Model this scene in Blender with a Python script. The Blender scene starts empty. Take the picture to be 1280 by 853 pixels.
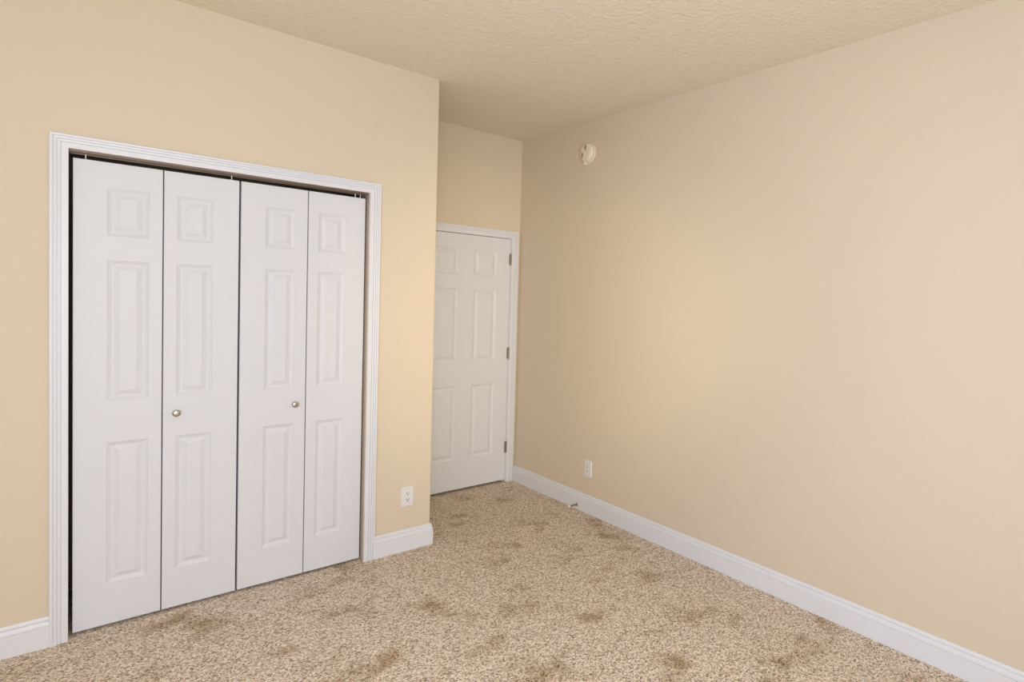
import bpy, bmesh, math, random
from mathutils import Vector, Matrix

S = bpy.context.scene
COL = S.collection

# ------------------------------------------------------------------ camera
CAM_LOC = (-2.7094, -3.6143, 1.5662)
RIGHT = Vector((0.69591045, -0.717199, 0.03652719)).normalized()
UP = Vector((-0.00047420, 0.05040546, 0.99872872)).normalized()
FWD = Vector((0.71812841, 0.69504308, -0.03473759)).normalized()
F_PX, PPX, PPY = 742.979, 200.0, -22.22       # focal length in pixels, principal point offset (1280 x 853 frame)
cam_d = bpy.data.cameras.new('camera')
cam_d.sensor_fit = 'HORIZONTAL'
cam_d.sensor_width = 36.0
cam_d.lens = F_PX / 1280 * 36.0
cam_d.shift_x = -PPX / 1280
cam_d.shift_y = PPY / 1280
cam_d.clip_start = 0.02
cam = bpy.data.objects.new('camera', cam_d)
COL.objects.link(cam)
m3 = Matrix((RIGHT, UP, -FWD)).transposed()
cam.matrix_world = Matrix.Translation(CAM_LOC) @ m3.to_4x4()
S.camera = cam

# ------------------------------------------------------------------ room size (metres)
# right wall is the plane X = 0, closet wall Y = 0, entry door wall Y = D
W, D, H = -1.0902, 0.8311, 2.8716
XL, YR = -3.75, -4.35            # left wall, rear wall (behind the camera)
TH = 0.12
OXL, OXR, OZT = -2.684, -1.484, 2.128     # closet opening between its jambs
DXR, DXL, DZT = -0.079, -0.851, 2.048     # entry door opening between its jambs
BH = 0.1303

# ------------------------------------------------------------------ light
S.view_settings.view_transform = 'Standard'
S.view_settings.look = 'None'
S.view_settings.gamma = 1.0
S.view_settings.use_curve_mapping = False
S.view_settings.exposure = 0.01
world = bpy.data.worlds.new('world')
S.world = world
world.use_nodes = True
bg = world.node_tree.nodes['Background']
bg.inputs[0].default_value = (0.75, 0.85, 1.0, 1)
bg.inputs[1].default_value = 0.8

def area(name, loc, direction, sx, sy, power, color):
    l = bpy.data.lights.new(name, 'AREA')
    l.shape = 'RECTANGLE'; l.size = sx; l.size_y = sy
    l.energy = power; l.color = color
    o = bpy.data.objects.new(name, l)
    COL.objects.link(o)
    o.location = loc
    o.rotation_euler = Vector(direction).to_track_quat('-Z', 'Z').to_euler()
    return o
# daylight through the two windows behind and beside the camera
REAR_WIN = (-3.60, -1.90, 0.80, 2.30)       # x0 x1 z0 z1
LEFT_WIN = (-4.15, -2.55, 0.80, 2.30)        # y0 y1 z0 z1
area('daylight_rear', ((REAR_WIN[0]+REAR_WIN[1])/2, YR-0.10, 1.55), (0, 1, 0), 1.7, 1.5, 81, (0.985, 1.02, 1.06))
area('daylight_left', (XL-0.10, (LEFT_WIN[0]+LEFT_WIN[1])/2, 1.55), (1, 0, 0), 1.6, 1.5, 27, (0.82, 0.98, 1.35))

# added warm fill spot, unseen behind the camera, brightens the alcove
fl = bpy.data.lights.new('alcove_fill', 'SPOT')
fl.energy, fl.color = 240, (1.0, 0.82, 0.50)
fl.spot_size = math.radians(41); fl.spot_blend = 1.0; fl.shadow_soft_size = 0.30
flo = bpy.data.objects.new('alcove_fill', fl); COL.objects.link(flo)
flo.location = (-2.2, -4.05, 1.9)
flo.rotation_euler = (Vector((-0.05, 0.5, 1.25))-Vector(flo.location)).to_track_quat('-Z', 'Z').to_euler()
# ------------------------------------------------------------------ materials
def new_mat(name, base, rough=0.5, metallic=0.0, spec=0.5):
    m = bpy.data.materials.new(name)
    m.use_nodes = True
    b = m.node_tree.nodes['Principled BSDF']
    b.inputs['Base Color'].default_value = (*base, 1)
    b.inputs['Roughness'].default_value = rough
    b.inputs['Metallic'].default_value = metallic
    b.inputs['Specular IOR Level'].default_value = spec
    return m

def bump(m, scale, strength, dist=0.002, detail=3.0, stretch=(1, 1, 1), rough=0.5):
    nt = m.node_tree; N = nt.nodes; L = nt.links
    tc = N.new('ShaderNodeTexCoord'); mp = N.new('ShaderNodeMapping')
    mp.inputs['Scale'].default_value = stretch
    n = N.new('ShaderNodeTexNoise'); n.inputs['Scale'].default_value = scale
    n.inputs['Detail'].default_value = detail; n.inputs['Roughness'].default_value = rough
    b = N.new('ShaderNodeBump'); b.inputs['Strength'].default_value = strength
    b.inputs['Distance'].default_value = dist
    L.new(tc.outputs['Object'], mp.inputs[0]); L.new(mp.outputs[0], n.inputs['Vector'])
    L.new(n.outputs['Fac'], b.inputs['Height'])
    L.new(b.outputs[0], N['Principled BSDF'].inputs['Normal'])
    return m

M = {}
M['wall'] = bump(new_mat('tan_wall_paint', (0.740, 0.636, 0.500), 0.62, spec=0.25), 70, 0.25, 0.003)
M['ceiling'] = bump(new_mat('ceiling_texture', (0.85, 0.785, 0.635), 0.9, spec=0.1), 44, 0.9, 0.0075, 4)
M['trim'] = new_mat('white_trim_paint', (0.80, 0.805, 0.85), 0.38, spec=0.4)
M['door'] = bump(new_mat('moulded_door_paint', (0.755, 0.766, 0.805), 0.5, spec=0.35), 240, 0.22, 0.0012, 4, (1, 1, 0.09))
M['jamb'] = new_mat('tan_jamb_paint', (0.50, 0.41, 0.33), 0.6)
M['track'] = new_mat('brown_track_metal', (0.24, 0.17, 0.125), 0.45, 0.3)  # metal brown, darkened to carry the shade under the closet head
M['nickel'] = new_mat('satin_nickel', (0.52, 0.48, 0.43), 0.33, 1.0)
M['hinge'] = new_mat('hinge_metal', (0.30, 0.26, 0.21), 0.45, 0.6)
M['plate'] = new_mat('white_plate_plastic', (0.80, 0.79, 0.80), 0.35)
M['slot'] = new_mat('dark_slot', (0.03, 0.025, 0.02), 0.7)
M['detector'] = new_mat('cream_detector_plastic', (0.86, 0.79, 0.62), 0.45)
M['vent'] = new_mat('vent_shadow_plastic', (0.36, 0.28, 0.15), 0.7)
M['rubber'] = new_mat('white_rubber', (0.85, 0.84, 0.80), 0.5)
M['stopmetal'] = new_mat('brushed_stop_metal', (0.35, 0.31, 0.26), 0.35, 1.0)
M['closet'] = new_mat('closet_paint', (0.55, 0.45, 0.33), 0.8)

def carpet_material():
    m = new_mat('speckled_beige_carpet', (0.4, 0.3, 0.22), 1.0, spec=0.05)
    nt = m.node_tree; N = nt.nodes; L = nt.links
    P = N['Principled BSDF']
    tc = N.new('ShaderNodeTexCoord')
    # yarn ends: small cells, each with its own shade and hue
    warp = N.new('ShaderNodeTexNoise'); warp.inputs['Scale'].default_value = 120
    warp.inputs['Detail'].default_value = 2
    addv = N.new('ShaderNodeMixRGB'); addv.blend_type = 'ADD'; addv.inputs['Fac'].default_value = 0.010
    L.new(tc.outputs['Object'], warp.inputs['Vector'])
    L.new(tc.outputs['Object'], addv.inputs[1]); L.new(warp.outputs['Color'], addv.inputs[2])
    vo = N.new('ShaderNodeTexVoronoi'); vo.inputs['Scale'].default_value = 175
    L.new(addv.outputs[0], vo.inputs['Vector'])
    sep = N.new('ShaderNodeSeparateColor'); L.new(vo.outputs['Color'], sep.inputs[0])
    def ramp(stops):
        cr = N.new('ShaderNodeValToRGB'); L.new(sep.outputs[0], cr.inputs[0])
        e = cr.color_ramp.elements
        e[0].position, e[0].color = stops[0][0], (*stops[0][1], 1)
        e[1].position, e[1].color = stops[-1][0], (*stops[-1][1], 1)
        for p, c in stops[1:-1]:
            x = e.new(p); x.color = (*c, 1)
        return cr
    ra = ramp([(0, (0.27, 0.18, 0.130)), (0.18, (0.50, 0.365, 0.280)), (0.45, (0.74, 0.575, 0.470)), (0.8, (0.95, 0.79, 0.68)), (1, (0.98, 0.92, 0.84))])
    rb = ramp([(0, (0.22, 0.165, 0.105)), (0.18, (0.43, 0.350, 0.245)), (0.45, (0.70, 0.590, 0.455)), (0.8, (0.90, 0.80, 0.66)), (1, (0.97, 0.93, 0.82))])
    cr = N.new('ShaderNodeMixRGB'); L.new(sep.outputs[2], cr.inputs['Fac'])
    L.new(ra.outputs[0], cr.inputs[1]); L.new(rb.outputs[0], cr.inputs[2])
    # footprints and vacuum marks: shading of turned pile painted into the yarn tone
    big = N.new('ShaderNodeTexNoise'); big.inputs['Scale'].default_value = 3.4
    big.inputs['Detail'].default_value = 4; big.inputs['Roughness'].default_value = 0.62
    L.new(tc.outputs['Object'], big.inputs['Vector'])
    r2 = N.new('ShaderNodeValToRGB'); L.new(big.outputs['Fac'], r2.inputs[0])
    r2.color_ramp.elements[0].position = 0.32; r2.color_ramp.elements[0].color = (0.62, 0.55, 0.44, 1)
    r2.color_ramp.elements[1].position = 0.46; r2.color_ramp.elements[1].color = (1, 1, 1, 1)
    mul = N.new('ShaderNodeMixRGB'); mul.blend_type = 'MULTIPLY'; mul.inputs['Fac'].default_value = 1
    L.new(cr.outputs[0], mul.inputs[1]); L.new(r2.outputs[0], mul.inputs[2])
    L.new(mul.outputs[0], P.inputs['Base Color'])
    b = N.new('ShaderNodeBump'); b.inputs['Strength'].default_value = 0.7; b.inputs['Distance'].default_value = 0.006
    L.new(sep.outputs[1], b.inputs['Height']); L.new(b.outputs[0], P.inputs['Normal'])
    return m
M['carpet'] = carpet_material()

# ------------------------------------------------------------------ helpers
def obj(name, bm, mat, parent=None, smooth=False, bevel=0.0):
    bmesh.ops.recalc_face_normals(bm, faces=bm.faces)
    me = bpy.data.meshes.new(name); bm.to_mesh(me); bm.free()
    me.materials.append(mat)
    if smooth:
        for p in me.polygons: p.use_smooth = True
    o = bpy.data.objects.new(name, me); COL.objects.link(o)
    if parent: o.parent = parent
    if bevel:
        md = o.modifiers.new('bevel', 'BEVEL'); md.width = bevel; md.segments = 2; md.limit_method = 'ANGLE'
    return o

def tag(o, label, cat=None, kind=None, group=None):
    o['label'] = label
    if cat: o['category'] = cat
    if kind: o['kind'] = kind
    if group: o['group'] = group
    return o

def thing(name, loc, label, cat, kind=None):
    o = bpy.data.objects.new(name, None); COL.objects.link(o); o.location = loc
    o.empty_display_size = 0.05
    return tag(o, label, cat, kind)

def box(bm, a, b):
    vs = [bm.verts.new((x, y, z)) for x in (a[0], b[0]) for y in (a[1], b[1]) for z in (a[2], b[2])]
    for f in ((0, 1, 3, 2), (4, 6, 7, 5), (0, 4, 5, 1), (2, 3, 7, 6), (0, 2, 6, 4), (1, 5, 7, 3)):
        bm.faces.new([vs[i] for i in f])

def boxes(*L):
    bm = bmesh.new()
    for a, b in L: box(bm, a, b)
    return bm

def prism(bm, poly, z0, z1):
    lo = [bm.verts.new((x, y, z0)) for x, y in poly]; hi = [bm.verts.new((x, y, z1)) for x, y in poly]
    n = len(poly)
    bm.faces.new(lo[::-1]); bm.faces.new(hi)
    for i in range(n): bm.faces.new((lo[i], lo[(i+1) % n], hi[(i+1) % n], hi[i]))

def rings(bm, loops, cap0=True, cap1=True, closed=True):
    vs = [[bm.verts.new(p) for p in l] for l in loops]
    n = len(vs[0])
    for a, b in zip(vs, vs[1:]):
        for i in range(n if closed else n-1):
            bm.faces.new((a[i], a[(i+1) % n], b[(i+1) % n], b[i]))
    if cap0: bm.faces.new(vs[0][::-1])
    if cap1: bm.faces.new(vs[-1])

def lathe(bm, prof, seg=32, axis='x', origin=(0, 0, 0), sign=-1):
    """prof: (distance along axis, radius)"""
    loops = []
    for d, r in prof:
        l = []
        for i in range(seg):
            a = 2*math.pi*i/seg
            c, s = r*math.cos(a), r*math.sin(a)
            p = (sign*d, c, s) if axis == 'x' else (c, sign*d, s)
            if axis == 'z': p = (c, s, d)
            l.append((p[0]+origin[0], p[1]+origin[1], p[2]+origin[2]))
        loops.append(l)
    rings(bm, loops)

# ------------------------------------------------------------------ floor, ceiling, walls
def shell(name, bm, mat, label, bevel=0):
    return tag(obj(name, bm, mat, bevel=bevel), label, kind='structure')

shell('floor', boxes(((XL-.3, YR-.3, -0.1), (0.3, D+1.2, 0.0))), M['carpet'], 'speckled beige wall to wall carpet')
shell('ceiling', boxes(((XL-.3, YR-.3, H), (0.3, D+1.2, H+0.1))), M['ceiling'], 'textured off-white ceiling')
shell('wall_right', boxes(((0, YR-.3, 0), (0.15, D+1.2, H))), M['wall'], 'long tan wall on the right of the photo')

# closet wall with its opening; it turns a rounded corner into the alcove
bm = bmesh.new()
JT = 0.018                                  # jamb board thickness
ox0, ox1, oz = OXL-JT, OXR+JT, OZT+JT
prism(bm, [(XL, 0), (ox0, 0), (ox0, TH), (XL, TH)], 0, H)
r = 0.006
corner = [(W-r+r*math.sin(a), r-r*math.cos(a)) for a in [math.pi/2*i/6 for i in range(7)]]
prism(bm, [(ox1, 0)] + corner + [(W, D), (W-TH, D), (W-TH, TH), (ox1, TH)], 0, H)
box(bm, (ox0, 0, oz), (ox1, TH, H))
shell('wall_closet', bm, M['wall'], 'tan wall around the white bifold closet doors')

# entry door wall at the back of the alcove
dx0, dx1, dz = DXL-JT, DXR+JT, DZT+JT
shell('wall_alcove', boxes(((W-TH, D, 0), (dx0, D+TH, H)), ((dx1, D, 0), (0, D+TH, H)), ((dx0, D, dz), (dx1, D+TH, H))),
      M['wall'], 'tan alcove wall around and above the white entry door')
# closet interior and the passage behind the entry door, both dark behind closed doors
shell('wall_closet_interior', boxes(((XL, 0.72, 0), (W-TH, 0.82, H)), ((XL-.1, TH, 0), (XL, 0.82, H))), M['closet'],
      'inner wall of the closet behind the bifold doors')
shell('wall_passage', boxes(((-1.5, D+1.1, 0), (0, D+1.2, H)), ((-1.5, D+TH, 0), (-1.4, D+1.1, H)), ((-1.4, D, 0), (W-TH, D+TH, H))), M['closet'],
      'wall of the passage behind the entry door')

# left and rear walls with a window each
a, b, c, d = LEFT_WIN
shell('wall_left', boxes(((XL-.15, YR-.15, 0), (XL, a, H)), ((XL-.15, b, 0), (XL, TH, H)), ((XL-.15, a, 0), (XL, b, c)), ((XL-.15, a, d), (XL, b, H))),
      M['wall'], 'tan wall on the left beyond the frame')
a, b, c, d = REAR_WIN
shell('wall_rear', boxes(((XL, YR-.15, 0), (a, YR, H)), ((b, YR-.15, 0), (0, YR, H)), ((a, YR-.15, 0), (b, YR, c)), ((a, YR-.15, d), (b, YR, H))),
      M['wall'], 'tan wall behind the camera')

def frame_loop(bm, prof, path):
    """sweep (u outward from the opening, v out of the wall) along three sides of an opening"""
    x0, x1, zt, z0, y = path
    loops = [[(x0-u, y-v, z0) for u, v in prof], [(x0-u, y-v, zt+u) for u, v in prof],
             [(x1+u, y-v, zt+u) for u, v in prof], [(x1+u, y-v, z0) for u, v in prof]]
    rings(bm, loops)

def arc(u0, v0, u1, v1, h, n=5):
    """bowed strip between two profile points"""
    out = []
    for i in range(n+1):
        t = i/n; s = math.sin(math.pi*t)*h
        du, dv = u1-u0, v1-v0; l = math.hypot(du, dv)
        out.append((u0+du*t-dv/l*s*(-1 if False else 1)*0, v0+dv*t+s))
    return out

# windows (behind and beside the camera): white frame around each opening
def window(name, label, horizontal, w):
    t = thing(name, (0, 0, 0), label, 'window', 'structure')
    a, b, c, d = w; k = 0.05; mid = (a+b)/2
    L = [((a, c), (b, c+k)), ((a, d-k), (b, d)), ((a, c+k), (a+k, d-k)), ((b-k, c+k), (b, d-k)), ((mid-k/2, c+k), (mid+k/2, d-k))]
    bm = bmesh.new()
    for p, q in L:
        if horizontal: box(bm, (p[0], YR-.08, p[1]), (q[0], YR-.03, q[1]))
        else: box(bm, (XL-.08, p[0], p[1]), (XL-.03, q[0], q[1]))
    obj('window_frame', bm, M['trim'], t, bevel=0.004)
    bm = bmesh.new()
    if horizontal: box(bm, (a-.04, YR-.03, c-.03), (b+.04, YR+.03, c))
    else: box(bm, (XL-.03, a-.04, c-.03), (XL+.03, b+.04, c))
    obj('window_sill', bm, M['trim'], t, bevel=0.004)
window('window_1', 'white framed window in the wall behind the camera', True, REAR_WIN)
window('window_2', 'white framed window in the left wall beyond the frame', False, LEFT_WIN)

# ------------------------------------------------------------------ casings and jambs
# fluted closet casing: inner flat, two beads, thick outer back band
CP = [(0, 0), (0, 0.0110), (0.0015, 0.0125), (0.0205, 0.0130), (0.0215, 0.0085), (0.0237, 0.0085), (0.0247, 0.0140), (0.0318, 0.0150), (0.0328, 0.0100), (0.0350, 0.0100),
      (0.0360, 0.0155), (0.0431, 0.0165), (0.0441, 0.0115), (0.0463, 0.0115), (0.0473, 0.0170), (0.0515, 0.0178), (0.0555, 0.0178), (0.057, 0.0160), (0.057, 0)]
bm = bmesh.new(); frame_loop(bm, CP, (-2.6805, -1.4795, 2.125, 0.0, 0.0))
shell('trim_1', bm, M['trim'], 'white fluted casing around the closet doors')
bm = bmesh.new(); frame_loop(bm, CP, (DXL-.004, DXR+.004, DZT+.004, 0.0, D))
shell('trim_2', bm, M['trim'], 'white casing around the entry door')
# jambs line the openings
def jambs(x0, x1, zt, y0, y1):
    return boxes(((x0-JT, y0, 0), (x0, y1, zt+JT)), ((x1, y0, 0), (x1+JT, y1, zt+JT)), ((x0, y0, zt), (x1, y1, zt+JT)))
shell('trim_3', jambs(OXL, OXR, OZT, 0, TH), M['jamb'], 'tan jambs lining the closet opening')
bm = jambs(DXL, DXR, DZT, D, D+TH)
st = 0.011
box(bm, (DXL, D+.037, 0), (DXL+st, D+.07, DZT)); box(bm, (DXR-st, D+.037, 0), (DXR, D+.07, DZT)); box(bm, (DXL+st, D+.037, DZT-st), (DXR-st, D+.07, DZT))
shell('trim_4', bm, M['trim'], 'white jambs and stops lining the entry door opening')

# ------------------------------------------------------------------ baseboards
BP = [(0, 0), (0.016, 0), (0.016, 0.0870), (0.0155, 0.0885), (0.0112, 0.0895), (0.0112, 0.0920), (0.0152, 0.0930), (0.0138, 0.1010), (0.0112, 0.1085), (0.0092, 0.1120),
      (0.0050, 0.1130), (0.0050, 0.1155), (0.0090, 0.1165), (0.0080, 0.1225), (0.0050, 0.1290), (0.003, BH), (0, BH)]
def baseboard(name, pts, label):
    """pts: plan polyline with the room on its right-hand side"""
    loops = []
    n = len(pts)
    for i, p in enumerate(pts):
        p = Vector(p)
        def nrm(a, b):
            d = (Vector(b)-Vector(a)).normalized(); return Vector((d.y, -d.x))
        if i == 0: off = nrm(pts[0], pts[1])
        elif i == n-1: off = nrm(pts[-2], pts[-1])
        else:
            n1, n2 = nrm(pts[i-1], pts[i]), nrm(pts[i], pts[i+1]); m = (n1+n2).normalized(); off = m/m.dot(n1)
        loops.append([(p.x+off.x*v, p.y+off.y*v, z) for v, z in BP])
    bm = bmesh.new(); rings(bm, loops)
    shell(name, bm, M['trim'], label)
baseboard('baseboard_left', [(XL, 0), (-2.7375, 0)], 'white baseboard left of the closet doors')
baseboard('baseboard_closet', [(-1.4225, 0), (W, 0), (W, D), (DXL-.061, D)], 'white baseboard wrapping the wall corner right of the closet')
baseboard('baseboard_right', [(0, D), (0, YR)], 'long white baseboard along the right wall')
baseboard('baseboard_rear', [(0, YR), (XL, YR), (XL, 0)], 'white baseboard along the walls behind the camera')

# ------------------------------------------------------------------ moulded panel doors
RP = [(0, 0), (0.0020, 0.0026), (0.0140, 0.0088), (0.0165, 0.0096), (0.0215, 0.0096), (0.0235, 0.0086), (0.0390, 0.0022), (0.0410, 0.0008), (0.0425, 0.0008)]
def panel_slab(x0, x1, z0, z1, y, thick, panels, edge=0.0015):
    """slab with front face at y; panels = (px0, px1, pz0, pz1), all on a grid"""
    bm = bmesh.new()
    e = edge
    xs = sorted({x0+e, x1-e} | {p[0] for p in panels} | {p[1] for p in panels})
    zs = sorted({z0+e, z1-e} | {p[2] for p in panels} | {p[3] for p in panels})
    V = {}
    def v(x, z, yy=y):
        k = (round(x, 5), round(z, 5), round(yy, 5))
        if k not in V: V[k] = bm.verts.new((x, yy, z))
        return V[k]
    for i in range(len(xs)-1):
        for j in range(len(zs)-1):
            cx, cz = (xs[i]+xs[i+1])/2, (zs[j]+zs[j+1])/2
            if any(p[0] < cx < p[1] and p[2] < cz < p[3] for p in panels): continue
            bm.faces.new((v(xs[i], zs[j]), v(xs[i+1], zs[j]), v(xs[i+1], zs[j+1]), v(xs[i], zs[j+1])))
    for p in panels:
        prev = None
        for ins, dep in RP:
            ring = [v(p[0]+ins, p[2]+ins, y+dep), v(p[1]-ins, p[2]+ins, y+dep), v(p[1]-ins, p[3]-ins, y+dep), v(p[0]+ins, p[3]-ins, y+dep)]
            if prev:
                for i in range(4): bm.faces.new((prev[i], prev[(i+1) % 4], ring[(i+1) % 4], ring[i]))
            prev = ring
        bm.faces.new(prev)
    # front edge chamfer, sides, back
    def around(xa, xb, za, zb, yy):
        pts = [(x, za) for x in xs] + [(xb, z) for z in zs[1:]] + [(x, zb) for x in xs[-2::-1]] + [(xa, z) for z in zs[-2:0:-1]]
        out = []
        for x, z in pts:
            X = xa if abs(x-xs[0]) < 1e-6 or x == xa else (xb if abs(x-xs[-1]) < 1e-6 or x == xb else x)
            Z = za if abs(z-zs[0]) < 1e-6 or z == za else (zb if abs(z-zs[-1]) < 1e-6 or z == zb else z)
            out.append(v(X, Z, yy))
        return out
    r0 = around(xs[0], xs[-1], zs[0], zs[-1], y)
    r1 = around(x0, x1, z0, z1, y+e)
    r2 = around(x0, x1, z0, z1, y+thick)
    for a_, b_ in ((r0, r1), (r1, r2)):
        n = len(a_)
        for i in range(n): bm.faces.new((a_[i], a_[(i+1) % n], b_[(i+1) % n], b_[i]))
    bm.faces.new(r2)
    return bm

PZ = ((0.2015, 0.845), (1.037, 1.662), (1.772, 1.981))
YL = 0.030
def knob_bm(x, z, y):
    bm = bmesh.new()
    lathe(bm, [(0, 0.0085), (0.002, 0.0085), (0.0035, 0.0062), (0.010, 0.0058), (0.013, 0.0085), (0.0165, 0.0135), (0.020, 0.0158), (0.0235, 0.0162),
               (0.0262, 0.0148), (0.028, 0.0105), (0.0288, 0.004)], 28, 'y', (x, y, z), -1)
    return bm
Z0, Z1 = 0.014, 2.094
def bifold(name, label, leaves, knob, pins):
    t = thing(name, ((leaves[0][0]+leaves[1][1])/2, YL+.017, 0), label, 'door', 'structure')
    inv = Matrix.Translation(-t.location)
    def part(nm, bm, mat, lab=None, parent=None, **k):
        o = obj(nm, bm, mat, parent or t, **k)
        if parent is None: o.data.transform(inv)
        if lab: o['label'] = lab
        return o
    lf = []
    for x0, x1, p0, p1 in leaves:
        lf.append(part('door_leaf', panel_slab(x0, x1, Z0, Z1, YL, 0.034, [(p0, p1, a, b) for a, b in PZ]), M['door']))
    kb = knob_bm(knob[1], knob[2], YL); bmesh.ops.translate(kb, verts=kb.verts, vec=-t.location)
    o = obj('knob', kb, M['nickel'], lf[knob[0]], smooth=True); o['label'] = 'round satin nickel knob'
    # top pivot and guide pins that ride in the track
    for x in pins:
        bm = bmesh.new(); lathe(bm, [(Z1, 0.0022), (OZT-.012, 0.0022)], 12, 'z', (x, YL+.010, 0))
        part('pivot_pin', bm, M['plate'], 'small white pivot pin')
bifold('door_1', 'white six panel bifold closet door pair on the left', [(-2.667, -2.3722, -2.5595, -2.4195), (-2.3680, -2.0815, -2.3205, -2.1845)], (1, -2.3200, 0.9555), (-2.628, -2.112))
bifold('door_2', 'white six panel bifold closet door pair on the right', [(-2.0733, -1.7795, -1.9685, -1.8330), (-1.7755, -1.4915, -1.7270, -1.5905)], (0, -1.8300, 0.9490), (-1.543, -1.517))

# head track of the closet; its dark brown also paints the jamb head's shade
t = thing('door_track', (-2.084, 0.045, OZT), 'brown metal track above the closet doors, shade painted in', 'track', 'structure')
def rel(bm, t): bmesh.ops.translate(bm, verts=bm.verts, vec=-t.location); return bm
obj('track_channel', rel(boxes(((OXL+.001, 0.010, OZT-.010), (OXR-.001, 0.012, OZT)), ((OXL+.001, 0.0605, OZT-.012), (OXR-.001, 0.062, OZT)),
    ((OXL+.001, 0.012, OZT-.002), (OXR-.001, 0.0605, OZT)), ((OXL+.001, 0.034, OZT-.009), (OXR-.001, 0.0355, OZT-.002)),
    ((OXL+.001, 0.056, OZT-.014), (OXR-.001, 0.062, OZT-.012))), t), M['track'], t)

# entry door
t = thing('door_3', ((DXL+DXR)/2, D+.017, 0), 'closed white six panel entry door in the alcove', 'door', 'structure')
ex0, ex1 = DXL+.003, DXR-.0025
cols = ((-0.742, -0.532), (-0.404, -0.203))
slab = panel_slab(ex0, ex1, 0.019, DZT-.004, D+.002, 0.035, [(c0, c1, a, b) for c0, c1 in cols for a, b in ((0.26, 0.846), (1.036, 1.616), (1.727, 1.931))])
obj('door_slab', rel(slab, t), M['door'], t)
for z in (1.876, 1.092, 0.297):
    bm = bmesh.new(); hx = DXR-.0045; hy = D-.0060
    lathe(bm, [(z-.049, .004), (z-.046, .0074), (z-.0165, .0074), (z-.0155, .0060), (z-.0145, .0074), (z+.0145, .0074), (z+.0155, .0060), (z+.0165, .0074), (z+.046, .0074), (z+.050, .004)], 14, 'z', (hx, hy, 0))
    box(bm, (hx-.001, hy, z-.044), (hx+.001, D+.004, z+.044)); box(bm, (hx-.010, D-.0005, z-.044), (hx, D+.0025, z+.044))
    o = obj('hinge', rel(bm, t), M['hinge'], t); o['label'] = 'dark satin metal hinge'
kb = bmesh.new()
lathe(kb, [(0, .033), (.004, .033), (.008, .026), (.010, .012), (.030, .010), (.036, .018), (.044, .026), (.054, .028), (.062, .024), (.067, .012)], 28, 'y', (DXL+.07, D+.002, 0.95), -1)
o = obj('door_knob', rel(kb, t), M['nickel'], t, smooth=True); o['label'] = 'satin nickel round door knob'

# ------------------------------------------------------------------ outlets
def outlet(loc, rz, label, sz=(0.074, 0.120)):
    """cover plate facing local -Y"""
    t = thing('electrical_outlet', loc, label, 'outlet'); t.rotation_euler = (0, 0, rz)
    w, h = sz[0]/2, sz[1]/2
    def rr(w, h, r, y, n=4, cx=0, cz=0):
        out = []
        for sx, sz_, a0 in ((1, 1, 0), (-1, 1, 90), (-1, -1, 180), (1, -1, 270)):
            for i in range(n+1):
                a = math.radians(a0+90*i/n)
                out.append((cx+sx*(w-r)+r*math.cos(a), y, cz+sz_*(h-r)+r*math.sin(a)))
        return out
    bm = bmesh.new(); rings(bm, [rr(w, h, .004, 0), rr(w, h, .004, -.003), rr(w-.003, h-.003, .004, -.0062), rr(w-.006, h-.006, .003, -.0066)])
    obj('cover_plate', bm, M['plate'], t)
    for cz in (0.0195, -0.0195):
        bm = bmesh.new(); rings(bm, [rr(.0172, .0142, .011, -.0060, 6, 0, cz), rr(.0172, .0142, .011, -.0084, 6, 0, cz), rr(.0164, .0134, .0105, -.0088, 6, 0, cz)])
        rc = obj('receptacle', bm, M['plate'], t)
        bm = bmesh.new()
        box(bm, (-.0083, -.0093, cz-.0005), (-.0055, -.0080, cz+.0090)); box(bm, (.0055, -.0093, cz+.0005), (.0083, -.0080, cz+.0080))
        rings(bm, [[(.0034*math.cos(2*math.pi*i/14), y, cz-.0072+.0034*math.sin(2*math.pi*i/14)) for i in range(14)] for y in (-.0080, -.0093)])
        s = obj('slot', bm, M['slot'], rc); s['label'] = 'dark plug slots'
    bm = bmesh.new(); rings(bm, [[(r_*math.cos(2*math.pi*i/14), y, r_*math.sin(2*math.pi*i/14)) for i in range(14)] for y, r_ in ((-.006, .0034), (-.0078, .0034), (-.0083, .002))])
    obj('screw', bm, M['plate'], t)
    return t
outlet((-1.2335, 0, 0.330), 0, 'white duplex electrical outlet on the tan wall between closet and corner')
outlet((0, -0.1905, 0.3245), math.radians(-90), 'white duplex electrical outlet low on the long right wall', (0.082, 0.122))

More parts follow.
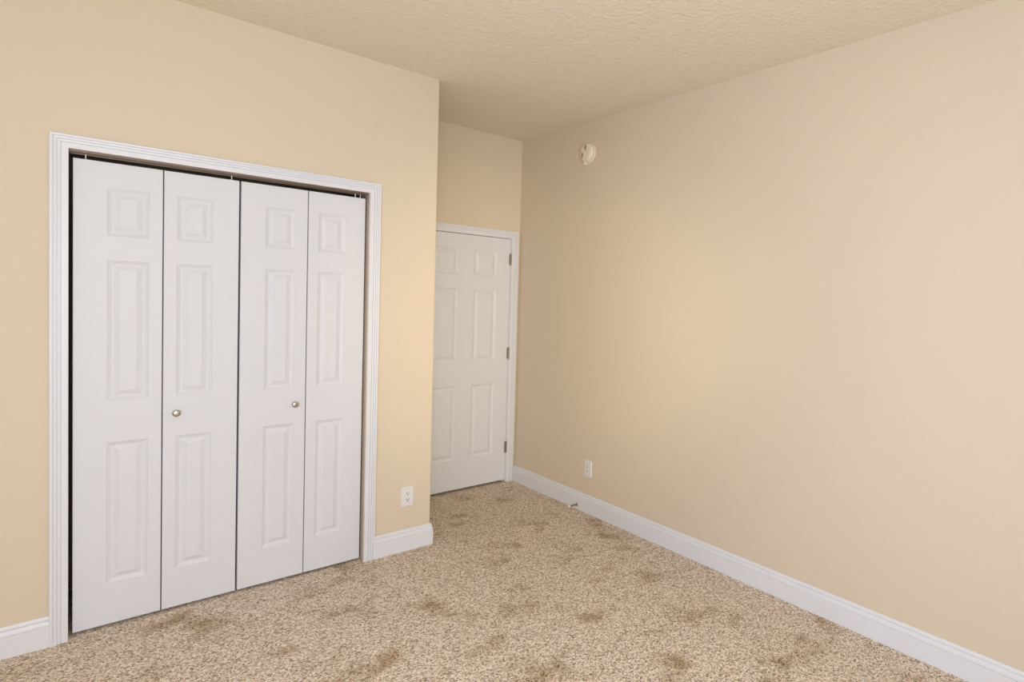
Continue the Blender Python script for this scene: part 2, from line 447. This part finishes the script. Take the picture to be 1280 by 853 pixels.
# ------------------------------------------------------------------ smoke detector
t = thing('smoke_detector', (0, -0.088, 2.6385), 'round cream smoke detector high on the right wall', 'smoke detector')
bm = bmesh.new(); lathe(bm, [(0, .0745), (.004, .0765), (.010, .0760), (.012, .0735)], 48, 'x')
obj('mounting_base', bm, M['detector'], t)
bm = bmesh.new(); lathe(bm, [(.0115, .0690), (.020, .0700), (.032, .0675), (.038, .0630), (.0415, .0540), (.0430, .040), (.0438, .020), (.0440, .002)], 48, 'x')
obj('housing', bm, M['detector'], t, smooth=True)
def pad(y0, y1, z0, z1, d0, d1, cy=0, cz=0, n=18):
    bm = bmesh.new()
    a, b = (y1-y0)/2, (z1-z0)/2; my, mz = (y0+y1)/2, (z0+z1)/2
    rings(bm, [[(-d, my+k*a*math.cos(2*math.pi*i/n), mz+k*b*math.sin(2*math.pi*i/n)) for i in range(n)] for d, k in ((d0, 1), (d1-.0006, 1), (d1, .85))])
    return bm
o = obj('vent', pad(-.015, .007, .013, .053, .036, .0452), M['vent'], t); o['label'] = 'oval vent pad with its shade painted dark'  # raised pads; the shade inside the vents is put into their colour
o = obj('vent', pad(.020, .040, -.038, .000, .036, .0448), M['vent'], t); o['label'] = 'oval vent pad with its shade painted dark'
bm = bmesh.new(); box(bm, (-.024, .020, -.086), (0, .044, -.060))
obj('release_tab', bm, M['detector'], t, bevel=0.004)

# ------------------------------------------------------------------ door stop on the right baseboard
dy, dz_ = -0.088, 0.0345
t = thing('door_stop', (-0.016, dy, dz_), 'small metal door stop with white tip on the right baseboard', 'door stop')
bm = bmesh.new(); lathe(bm, [(0, .0125), (.003, .0125), (.006, .008), (.009, .0055)], 20, 'x')
obj('mounting_flange', bm, M['stopmetal'], t, smooth=False)
bm = bmesh.new()
prof = [(.008, .0042)]
for i in range(14): prof += [(.010+i*.0038, .0058), (.0119+i*.0038, .0042)]
lathe(bm, prof+[(.064, .004)], 16, 'x')
obj('rod', bm, M['stopmetal'], t, smooth=True)
bm = bmesh.new(); lathe(bm, [(.062, .0065), (.064, .0085), (.074, .0085), (.077, .006)], 18, 'x')
o = obj('rubber_tip', bm, M['rubber'], t, smooth=True); o['label'] = 'white rubber tip'
